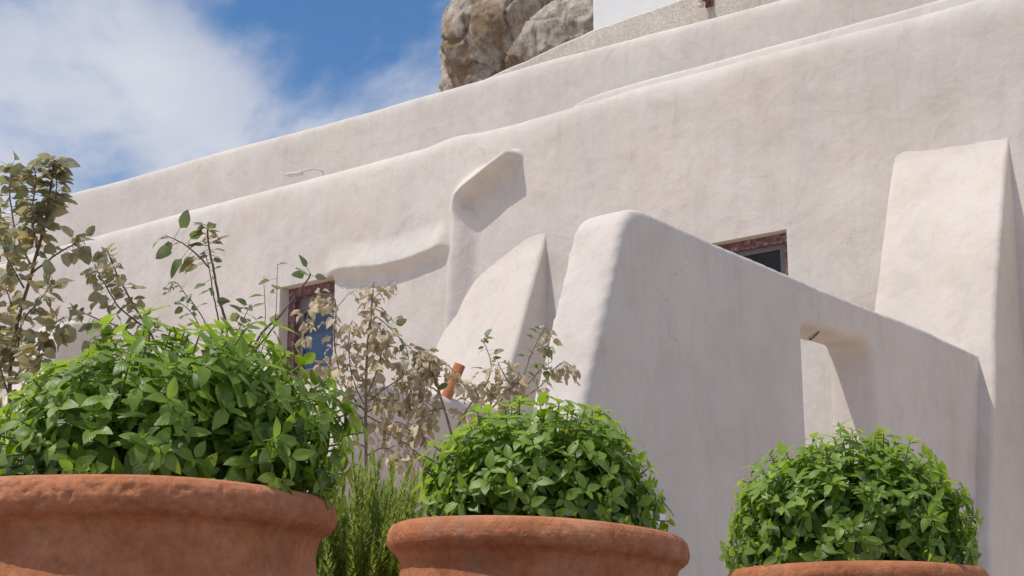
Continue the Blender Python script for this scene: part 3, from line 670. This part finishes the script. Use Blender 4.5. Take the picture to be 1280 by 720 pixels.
# ------------------------------------------------------------------ pots and basil
def pot(label, px, depth, Rr, zrim, seed, tilt, scale_z=1.0):
    c = at(px, 600, depth); base = Vector((c.x, depth, 0.0)); rng = random.Random(seed)
    t = thing('terracotta_pot', label, 'pot', tuple(base), 'terracotta pots standing in a row')
    P = [(0.80, -0.30), (0.835, -0.10), (0.845, -0.03), (0.865, -0.008), (0.90, 0.0), (0.935, -0.0008), (0.966, -0.005), (0.986, -0.014), (0.997, -0.025), (1.0, -0.034), (0.998, -0.043), (0.988, -0.052), (0.968, -0.059), (0.945, -0.064), (0.925, -0.071), (0.914, -0.081), (0.908, -0.092), (0.907, -0.105), (0.911, -0.120),
         (0.920, -0.136), (0.935, -0.153), (0.954, -0.170), (0.976, -0.189), (1.0, -0.210), (1.025, -0.235), (1.05, -0.27), (1.07, -0.32), (1.075, -0.37), (1.055, -0.43), (1.0, -0.51), (0.92, -0.60), (0.83, -0.68), (0.755, -0.74), (0.71, -0.785), (0.70, -0.80)]
    fine = []
    for (r0, z0), (r1, z1) in zip(P, P[1:]):
        k = 3 if -0.10 < z0 <= 0 else 1
        fine += [(lerp(r0, r1, i / k), lerp(z0, z1, i / k)) for i in range(k)]
    fine.append(P[-1]); A = 640; vs = []
    zb = zrim / 0.80
    for i in range(A):
        th = 2 * math.pi * i / A; ct, st = math.cos(th), math.sin(th)
        for r, z in fine:
            q = Vector((ct * r, st * r, z * 2.5)) * Rr + Vector((seed * 3.1, 0, 0))
            d = 0.004 * fbm(q, 3, 2)
            if -0.09 < z < 0.0 and r > 0.88:                         # chipped, worn rim
                k = sst(-0.07, -0.045, z) * (1 - sst(-0.022, -0.004, z) * 0.75)
                ch = max(0, fbm(q, 24, 3) - 0.05) * 0.003 + max(0, fbm(q + Vector((4, 4, 4)), 70, 4) - 0.0) * 0.005
                d -= k * ch * (1.0 if seed == 1 else 0.4)
            rr = r * Rr + d
            vs.append(Vector((ct * rr, st * rr, zrim + z * zb + 0.006 * fbm(q, 1.6, 2) * sst(-0.5, -0.1, z))))
    k = len(fine)
    if tilt: 
        for v in vs: v.z += v.x * math.tan(tilt) * sst(0.25, 0.7, v.z)
    vs = [v + base for v in vs]
    fs = [(i * k + j, i * k + j + 1, ((i + 1) % A) * k + j + 1, ((i + 1) % A) * k + j) for i in range(A) for j in range(k - 1)]
    fs = [f[::-1] for f in fs]
    jr = next(i for i, (r, z) in enumerate(fine) if z < -0.118 and i > 30)
    rimf = [f for f in fs if (min(f) % k) < jr]; bodyf = [f for f in fs if (min(f) % k) >= jr]
    def sub(name, ff, extra=None):
        ids = sorted({i for f in ff for i in f}); mp_ = {a: b for b, a in enumerate(ids)}
        return mesh_obj(name, [vs[i] for i in ids], [tuple(mp_[i] for i in f) for f in ff] + ([[mp_[i * k + k - 1] for i in range(A)]] if extra else []), M_TERRA, t)
    sub('rim', rimf); sub('body', bodyf, True)
    sv = [base + Vector((0, 0, zrim - 0.045))]; sf = []
    for ri in range(1, 11):
        for i in range(48):
            a = i * math.pi / 24; r = Rr * 0.85 * ri / 10
            sv.append(base + Vector((math.cos(a) * r, math.sin(a) * r, zrim - 0.045 + 0.02 * fbm((math.cos(a) * r, math.sin(a) * r, seed), 8) + (tilt and math.cos(a) * r * math.tan(tilt) or 0))))
    for i in range(48): sf.append((0, 1 + i, 1 + (i + 1) % 48))
    for ri in range(9):
        for i in range(48): a = 1 + ri * 48 + i; b = 1 + ri * 48 + (i + 1) % 48; sf.append((a, a + 48, b + 48, b))
    mesh_obj('soil', sv, sf, M_SOIL, t)
    return base
def basil(label, c, rad, base, seed, n_stem, leaf, sw=1.0):
    """c: centre of the dome at rim height, rad: (rx, ry, rz)"""
    rng = random.Random(seed); t = thing('basil_plant', label, 'basil plant', tuple(base), 'basil plants in the pots')
    leaves = []; sm = []; ga = math.pi * (3 - math.sqrt(5))
    for i in range(n_stem):
        f = (i + 0.5) / n_stem; zc = 1 - f * 1.12; az = i * ga + rng.uniform(-0.2, 0.2)
        zc = max(-0.16, zc); rr = max(0, 1 - min(1, abs(zc)) ** 2.5) ** (1 / 2.3); lump = 1 + 0.09 * fbm((math.cos(az) * rr * 2, math.sin(az) * rr * 2, seed + zc * 2), 1.3, 2)
        rr *= lump * rng.uniform(0.86, 1.03); zz = zc * lump * rng.uniform(0.88, 1.03)
        tip = c + Vector((math.cos(az) * rr * rad[0], math.sin(az) * rr * rad[1], zz * rad[2]))
        b0 = Vector((lerp(base.x, c.x, 0.3), lerp(base.y, c.y, 0.3), c.z - 0.07)) + Vector((math.cos(az), math.sin(az), 0)) * rng.uniform(0.0, 0.62) * min(rad[0], 0.26) * (0.35 + rr * 0.65)
        mid = b0.lerp(tip, 0.55) + Vector((0, 0, 0.10 * rad[2] * (0.5 + rr)))
        if rng.random() < 0.3: tip += Vector((rng.uniform(-1, 1), rng.uniform(-1, 1), rng.uniform(0, 1))) * 0.015
        pts = spline([b0, mid, tip], 7); ln = sum((b - a).length for a, b in zip(pts, pts[1:]))
        sm.append((pts, ln))
        nn = max(3, int(ln / 0.046)); ph = rng.uniform(0, 6.28)
        for q in range(nn):
            tt = lerp(0.48, 0.97, (q + rng.uniform(-0.15, 0.15)) / max(1, nn - 1)); tt = min(0.97, max(0.25, tt))
            fi = tt * (len(pts) - 1); i0 = min(int(fi), len(pts) - 2); p = pts[i0].lerp(pts[i0 + 1], fi - i0); td = (pts[i0 + 1] - pts[i0]).normalized()
            sz = leaf * lerp(1.0, 0.62, sst(0.6, 1.0, tt)) * rng.uniform(0.5, 1.18)
            a = td.orthogonal().normalized(); ang = ph + q * math.pi / 2
            for sgn in (0, math.pi):
                if rng.random() < 0.08: continue
                qd = Quaternion(td, ang + sgn) @ a
                be = R(rng.uniform(58, 88)); d = (td * math.cos(be) + qd * math.sin(be)); d.z -= rng.uniform(0.0, 0.5); d.normalize()
                nr = td * 0.7 + Vector((0, 0, 0.55)) + Vector((rng.uniform(-.3, .3), rng.uniform(-.3, .3), rng.uniform(-.1, .3)))
                m = frame_mat(p + d * sz * 0.10, d, nr, sz, rng.uniform(0.9, 1.15) * sw)
                leaves.append((m, rng.choice(BASIL)))
                if rng.random() < 0.38:                              # small shoot in the leaf axil
                    d2 = (td * 0.9 + qd * rng.uniform(0.3, 1.0) + Vector((rng.uniform(-.5, .5), rng.uniform(-.5, .5), 0))).normalized()
                    leaves.append((frame_mat(p + d2 * sz * 0.25, d2, nr, sz * rng.uniform(0.3, 0.5)), rng.choice(TIPS)))
        td = (pts[-1] - pts[-2]).normalized(); a = td.orthogonal().normalized()
        for q in range(4):
            qd = Quaternion(td, ph + q * math.pi / 2 + 0.4) @ a; be = R(rng.uniform(45, 85)); d = td * math.cos(be) + qd * math.sin(be); d.z -= 0.12; sz = leaf * (rng.uniform(0.55, 0.85) if q < 2 else rng.uniform(0.28, 0.5))
            m = frame_mat(tip + d * sz * 0.05, d, td + Vector((0, 0, 0.4)) - qd * 0.3, sz); leaves.append((m, rng.choice(TIPS)))
    st = MB()
    for pts, ln in sm: st.tube(pts, [lerp(0.0038, 0.0016, i / (len(pts) - 1)) for i in range(len(pts))], 5, False)
    o = st.build('stems', M_BSTEM, t); o['kind'] = 'stuff'
    def key(x):
        p = x[0].translation; v = (p - c); e = (v.x / rad[0]) ** 2 + (v.y / rad[1]) ** 2 + (v.z / rad[2]) ** 2
        return (EYE - p).length / rad[1] * 1.0 - 1.3 * math.sqrt(e) - (0.3 if v.z > 0.5 * rad[2] else 0)
    place_leaves(t, leaves, None, 300, key)
    print('basil leaves', len(leaves))
b1 = pot('big terracotta pot with the most crumbled rim holding the widest basil', 152, 2.74, 0.378, 0.805, 1, 0.0)
b2 = pot('terracotta pot with a smooth thick lopsided rim in the middle of the row', 672, 3.57, 0.34, 0.823, 2, R(-2.6))
b3 = pot('terracotta pot below the passage opening at the end of the row', 1063, 4.44, 0.36, 0.797, 3, 0.0)
def cpt_(px, y, z, dx=0): return Vector(((px - 640) / F_PX * y * 0.985 + dx, y, z))
basil('spreading basil spilling over the crumbled rim of the largest pot', cpt_(214, 2.76, 0.828), (0.312, 0.29, 0.288), b1, 1, 265, 0.053, 1.1)
basil('dense domed basil in front of the withered shrub and the wing wall end', cpt_(674, 3.58, 0.838), (0.276, 0.26, 0.285), b2, 2, 235, 0.057, 1.04)
basil('round bushy basil standing before the passage opening', cpt_(1068, 4.44, 0.825), (0.34, 0.30, 0.355), b3, 3, 290, 0.061, 0.95)

# ------------------------------------------------------------------ rosemary
def sprig_mesh(seed, ln):
    rng = random.Random(seed); st = MB(); bend = Vector((rng.uniform(-.12, .12), rng.uniform(-.12, .12), 0))
    pts = [Vector((0, 0, 0)) + Vector((0, 0, ln * i / 8)) + bend * (i / 8) ** 2 * ln for i in range(9)]
    V = []; Fc = []
    nn = int(ln / 0.006)
    for i in range(nn):
        t = (i + 1) / nn; fi = t * 7.99; p = pts[int(fi)].lerp(pts[int(fi) + 1], fi - int(fi)); sz = 0.026 * lerp(1.05, 0.5, sst(0.75, 1, t)) * rng.uniform(0.75, 1.15)
        for k in range(4):
            az = i * 1.9 + k * math.pi / 2 + rng.uniform(-0.3, 0.3); el = R(lerp(rng.uniform(15, 45), 72, sst(0.85, 1, t)))
            d = Vector((math.cos(az) * math.cos(el), math.sin(az) * math.cos(el), math.sin(el))); w = d.cross(Vector((0, 0, 1))).normalized() * 0.0019
            m = p + d * sz * 0.5; e = p + d * sz + Vector((0, 0, sz * 0.18)); b = len(V)
            V += [p - w * 0.7, p + w * 0.7, m - w, m + w, e]; Fc += [(b, b + 1, b + 3, b + 2), (b + 2, b + 3, b + 4)]
    st.tube(pts, [0.0022] * 8 + [0.001], 5, False)
    b = len(V); V += st.v; ns = len(Fc); Fc += [[i + b for i in f] for f in st.f]
    me = bpy.data.meshes.new('sprig'); me.from_pydata([tuple(v) for v in V], [], [tuple(f) for f in Fc]); me.uv_layers.new(name='UVMap')
    me.materials.append(M_ROSE); me.materials.append(M_BSTEM)
    for i, p in enumerate(me.polygons): p.material_index = 1 if i >= ns else 0
    me.update(); return me
SPR = [sprig_mesh(i, l) for i, l in enumerate((0.26, 0.32, 0.38, 0.30))]
def rosemary(label, c, rx, ry, z0, z1, n, seed):
    rng = random.Random(seed); t = thing('rosemary_bush', label, 'rosemary', (c[0], c[1], 0), 'rosemary bushes among the pots')
    inv = Matrix.Translation(t.location).inverted(); st = MB()
    for i in range(n):
        a = rng.uniform(0, 6.283); r = math.sqrt(rng.random()); me = rng.choice(SPR); ln = max(v.co.z for v in me.vertices)
        x, y = c[0] + rx * r * math.cos(a), c[1] + ry * r * math.sin(a)
        top = lerp(z0, z1, rng.random() ** 0.7) * (1 - 0.12 * r)
        lean = Vector((math.cos(a) * r * 0.22 + rng.uniform(-.08, .08), math.sin(a) * r * 0.22, 1)).normalized()
        p = Vector((x, y, top)) - lean * ln
        q = Vector((0, 0, 1)).rotation_difference(lean) @ Quaternion((0, 0, 1), rng.uniform(0, 6.28))
        o = bpy.data.objects.new('sprig', me); COL.objects.link(o); o.parent = t; o.matrix_parent_inverse = inv; o.matrix_basis = Matrix.Translation(p) @ q.to_matrix().to_4x4()
        st.tube(spline([Vector((c[0] + (x - c[0]) * 0.3, c[1] + (y - c[1]) * 0.3, 0.0)), Vector((lerp(c[0], p.x, 0.8), lerp(c[1], p.y, 0.8), p.z * 0.5)), p], 4), [0.006] * 5 + [0.004] * 4, 5, False)
    o = st.build('stems', M_TWIG, t); o['kind'] = 'stuff'
rosemary('upright green rosemary bush between the crumbled pot and the smooth rimmed pot', (-0.375, 3.93), 0.235, 0.16, 0.50, 1.115, 280, 4)
rosemary('rosemary bush rising behind the largest basil below the grey leaved shrub', (-1.10, 3.35), 0.12, 0.12, 0.6, 1.20, 80, 5)

# ------------------------------------------------------------------ shrubs with loose leaves
OL = [leaf_mesh('round_leaf', M_OLIVE, w, f, d, 0.03, 5, 1, i + 20) for i, (w, f, d) in enumerate([(0.68, 0.2, 0.2), (0.75, 0.1, 0.1), (0.60, 0.45, 0.3)])]
GL = [leaf_mesh('oval_leaf', M_GREEN, w, f, d, 0.02, 5, 1, i + 30) for i, (w, f, d) in enumerate([(0.58, 0.2, 0.2), (0.66, 0.12, 0.1), (0.52, 0.3, 0.25)])]
DL = [leaf_mesh('withered_leaf', M_DRY, w, f, d, 0.06, 6, 1.0, i + 40, 0.07) for i, (w, f, d) in enumerate([(0.6, 0.6, 0.5), (0.68, 0.4, 0.7), (0.5, 0.9, 0.3), (0.62, -0.5, 0.6), (0.72, 0.2, 0.3)])]
def shrub(name, label, cat, root, branches, seed, group=None):
    """branches: (pixel polyline, depth0, depth1, leaf set, leaf size, leaves per 10 px, start fraction, radius, hang)"""
    rng = random.Random(seed); t = thing(name, label, cat, (root.x, root.y, 0), group); leaves = []
    for (pl, d0, d1, LS, size, dens, f0, rad, hang, tm) in branches:
        k = len(pl) - 1
        pts = spline([at(px, py, lerp(d0, d1, i / k)) for i, (px, py) in enumerate(pl)], 6)
        for i in range(1, len(pts) - 1): pts[i] = pts[i] + Vector((rng.gauss(0, 1), rng.gauss(0, 1), rng.gauss(0, 1))) * 0.0005
        b = MB(); n = len(pts); b.tube(pts, [lerp(rad, rad * 0.45, i / (n - 1)) for i in range(n)], 6); b.build('branch', tm, t)
        ln = sum(math.dist(p, q) for p, q in zip(pl, pl[1:]))
        cnt = int(ln / 10 * dens * (1.65 if LS is DL else 1.5 if LS is OL else 1.15) * (1 - f0))
        for i in range(cnt):
            tt = min(0.995, lerp(f0, 1.0, (i + rng.uniform(0, 1)) / max(1, cnt))); fi = tt * (n - 1); i0 = min(int(fi), n - 2); p = pts[i0].lerp(pts[i0 + 1], fi - i0); td = (pts[i0 + 1] - pts[i0]).normalized()
            a = td.orthogonal().normalized(); q = Quaternion(td, rng.uniform(0, 6.283)) @ a
            sz = size * (0.92 if LS is not GL else 1.0) * rng.uniform(0.5, 1.2)
            d = (q * 1.0 + td * rng.uniform(0.0, 0.7)); d.z -= hang * rng.uniform(0.3, 1.4); d.normalize()
            pet = rng.uniform(0.2, 0.7) * sz * (1.6 if hang > 0.7 else 1.0)
            nr = Vector((rng.uniform(-.7, .7), rng.uniform(-.9, .3), rng.uniform(0.1, 1)))
            e = p + d * pet + Vector((0, 0, -0.15 * pet * hang))
            b2_ = MB(); 
            leaves.append((frame_mat(e, d, nr, sz), rng.choice(LS))); pets.append((t, tm, p, e))
    place_leaves(t, leaves, None, 300)
    pm = MB()
    for tt_, tm_, p, e in pets:
        if tt_ is t: pm.tube([p, e], 0.0007, 3, False)
    o = pm.build('petioles', branches[0][-1], t); o['kind'] = 'stuff'
    return t
pets = []
ol = lambda pl, d0=3.9, d1=3.9, size=0.042, dens=3.0, f0=0.2, rad=0.003, hang=0.5: (pl, d0, d1, OL, size, dens, f0, rad, hang, M_TWIG)
gr = at(18, 640, 3.95); gr.z = 0
def grd(y, px): v = at(px, 600, y); return (px, 360 + F_PX * math.tan(PITCH + math.atan(0.5 / y)))
shrub('grey_leaved_shrub', 'straggly shrub with grey green and yellowing round leaves behind the largest basil', 'shrub', at(18, 720, 3.95), [
    ol([grd(3.95, 20), (16, 620), (12, 520), (16, 430), (40, 340), (58, 270), (66, 215), (68, 200)], 3.95, 3.9, 0.045, 2.1, 0.62, 0.007),
    ol([(48, 320), (40, 270), (45, 225), (40, 205)], 3.9, 3.85, 0.044, 4.2, 0.2),
    ol([(40, 335), (20, 290), (12, 240), (16, 205)], 3.9, 3.95, 0.044, 4.2, 0.1),
    ol([(30, 360), (8, 320), (-8, 270)], 3.9, 3.8, 0.044, 4.0, 0.1),
    ol([(55, 285), (68, 250), (72, 222)], 3.9, 3.95, 0.04, 3.5, 0.2),
    ol([(42, 340), (70, 318), (92, 306), (106, 300)], 3.9, 3.85, 0.042, 3.2, 0.45),
    ol([(14, 450), (30, 400), (52, 372), (66, 350)], 3.93, 3.8, 0.046, 3.0, 0.15),
    ol([(14, 480), (40, 440), (62, 410), (80, 396)], 3.93, 3.8, 0.046, 3.4, 0.15),
    ol([(13, 500), (-5, 440), (-12, 390)], 3.93, 3.9, 0.046, 3.6, 0.1),
    ol([(14, 460), (24, 420), (14, 380), (2, 345)], 3.93, 4.0, 0.046, 3.6, 0.1),
    ol([(12, 520), (30, 480), (46, 452), (50, 430)], 3.93, 3.8, 0.046, 3.2, 0.15),
    ol([(205, 470), (190, 420), (165, 378), (145, 340), (133, 310)], 3.95, 3.9, 0.038, 3.0, 0.25, 0.0035),
    ol([(185, 412), (150, 385), (128, 350), (118, 330)], 3.93, 3.85, 0.036, 3.0, 0.35, 0.0025),
    ol([(200, 455), (160, 415), (120, 398), (88, 384)], 3.95, 3.9, 0.034, 2.4, 0.35, 0.0025),
    ol([(190, 440), (150, 425), (112, 424)], 3.95, 3.9, 0.036, 2.2, 0.4, 0.002),
    ol([(205, 470), (120, 560), (40, 640), (22, 690)], 3.95, 3.95, 0.03, 0.3, 0.2, 0.006),
], 7)
gl_ = lambda pl, size=0.04, dens=2.0, f0=0.3, rad=0.0026, hang=0.3, d0=4.05, d1=4.0: (pl, d0, d1, GL, size, dens, f0, rad, hang, M_TWIG)
shrub('young_shrub', 'thin upright stems with oval green leaves rising against the pale wall', 'shrub', at(290, 720, 4.05), [
    gl_([grd(4.05, 292), (290, 560), (284, 420), (274, 375), (266, 332), (260, 300), (260, 280)], 0.032, 1.1, 0.72, 0.005),
    gl_([(262, 335), (248, 320), (228, 304), (206, 294)], 0.052, 2.2, 0.15),
    gl_([(280, 430), (270, 385), (264, 350), (258, 320)], 0.036, 1.3, 0.3),
    gl_([(270, 440), (252, 395), (232, 368), (218, 352), (210, 366)], 0.028, 1.5, 0.3, 0.0018),
    gl_([(262, 430), (240, 392), (222, 376)], 0.03, 2.0, 0.3, 0.0018),
    gl_([(284, 470), (296, 420), (304, 400), (313, 380)], 0.036, 2.6, 0.4, 0.002),
    gl_([(288, 480), (302, 440), (312, 420)], 0.034, 2.0, 0.4, 0.002),
    gl_([(292, 520), (318, 440), (331, 410), (330, 345)], 0.03, 0.25, 0.5, 0.0018),
    gl_([(292, 530), (330, 430), (344, 400), (347, 330)], 0.048, 0.75, 0.72, 0.0018),
    gl_([(294, 500), (322, 425), (352, 392), (384, 350), (388, 342)], 0.044, 1.3, 0.8, 0.0042),
], 8)
dl = lambda pl, size=0.036, dens=4.0, f0=0.15, rad=0.0024, hang=1.0, d0=4.7, d1=4.65: (pl, d0, d1, DL, size, dens, f0, rad, hang, M_DTWIG)
gd = lambda pl, size=0.036, dens=2.0, f0=0.5, rad=0.002, hang=0.4, d0=4.7, d1=4.65: (pl, d0, d1, GL, size, dens, f0, rad, hang, M_DTWIG)
shrub('withered_shrub', 'withered shrub with curled beige leaves on thin brown stems beside the red framed window', 'shrub', at(458, 720, 4.7), [
    dl([grd(4.7, 458), (458, 600), (457, 510), (459, 440), (464, 390), (467, 352)], 0.030, 1.3, 0.66, 0.006),
    dl([(466, 375), (478, 362), (491, 350)], 0.026, 1.5, 0.4, 0.0016),
    dl([(457, 515), (430, 480), (418, 430), (419, 375), (398, 367)], 0.034, 2.6, 0.3, 0.003),
    dl([(419, 390), (404, 384), (390, 372), (384, 400), (386, 420)], 0.034, 3.0, 0.4, 0.0018),
    dl([(420, 385), (436, 368), (446, 362)], 0.022, 1.6, 0.5, 0.0014),
    dl([(457, 510), (440, 470), (436, 430), (440, 400)], 0.034, 4.6, 0.1),
    dl([(457, 500), (472, 460), (478, 430), (474, 405)], 0.034, 4.6, 0.1),
    dl([(458, 505), (482, 485), (505, 470), (520, 455)], 0.036, 4.6, 0.1),
    dl([(457, 512), (436, 500), (418, 470), (405, 450)], 0.036, 4.0, 0.15),
    dl([(457, 520), (440, 530), (428, 545)], 0.034, 4.0, 0.2),
    dl([(459, 520), (480, 530), (500, 528), (515, 540)], 0.036, 4.6, 0.1),
    dl([(459, 500), (470, 500), (488, 510)], 0.036, 4.0, 0.2),
    dl([(461, 440), (474, 425), (480, 410)], 0.03, 4.0, 0.2),
    dl([(459, 515), (490, 500), (515, 505), (535, 500)], 0.036, 3.6, 0.2),
    dl([(459, 530), (490, 545), (515, 560), (530, 575)], 0.034, 3.2, 0.2),
    dl([(500, 472), (510, 450), (506, 428)], 0.034, 3.6, 0.1),
    dl([(458, 560), (440, 552), (424, 560), (415, 575)], 0.036, 4.0, 0.2),
    dl([(458, 570), (478, 560), (495, 566), (508, 580)], 0.036, 3.6, 0.2),
    dl([(458, 540), (450, 520), (438, 512)], 0.036, 4.0, 0.2),
    dl([(458, 590), (446, 580), (436, 590)], 0.034, 4.0, 0.2),
    gd([(470, 395), (490, 412), (512, 435), (530, 447)], 0.034, 1.3, 0.0),
    gd([(466, 385), (482, 392), (494, 404)], 0.034, 2.2, 0.3),
], 9)
shrub('leafy_dry_shrub', 'dry shrub with a few green leaves leaning over the middle basil against the lit buttress', 'shrub', at(575, 720, 4.75), [
    dl([grd(4.75, 578), (576, 640), (568, 560), (552, 500), (540, 465), (532, 448), (528, 435)], 0.034, 2.4, 0.66, 0.005),
    dl([(548, 490), (530, 480), (516, 486), (508, 500)], 0.036, 4.6, 0.1),
    dl([(556, 510), (536, 515), (526, 530), (520, 545)], 0.036, 4.6, 0.1),
    dl([(540, 462), (555, 455), (566, 462)], 0.03, 3.0, 0.3),
    dl([(566, 545), (585, 510), (600, 490), (612, 476)], 0.036, 4.6, 0.2, 0.003),
    gd([(606, 485), (614, 460), (608, 435), (601, 424)], 0.034, 2.2, 0.2),
    dl([(570, 550), (620, 505), (640, 480), (650, 465)], 0.036, 4.2, 0.3, 0.003),
    gd([(648, 500), (656, 465), (668, 434), (680, 410)], 0.036, 1.6, 0.2, 0.0024),
    dl([(676, 420), (683, 408), (684, 425), (680, 436)], 0.026, 4.5, 0.2, 0.0014),
    dl([(652, 500), (676, 482), (692, 462), (706, 452), (716, 462)], 0.032, 3.4, 0.2, 0.002),
    dl([(600, 500), (590, 480), (575, 476)], 0.036, 4.0, 0.2),
    dl([(640, 485), (630, 468), (622, 452)], 0.034, 3.4, 0.2),
    gd([(660, 480), (676, 462), (690, 452)], 0.036, 3.0, 0.3),
    gd([(590, 490), (575, 478), (562, 474)], 0.036, 2.6, 0.2),
], 10)
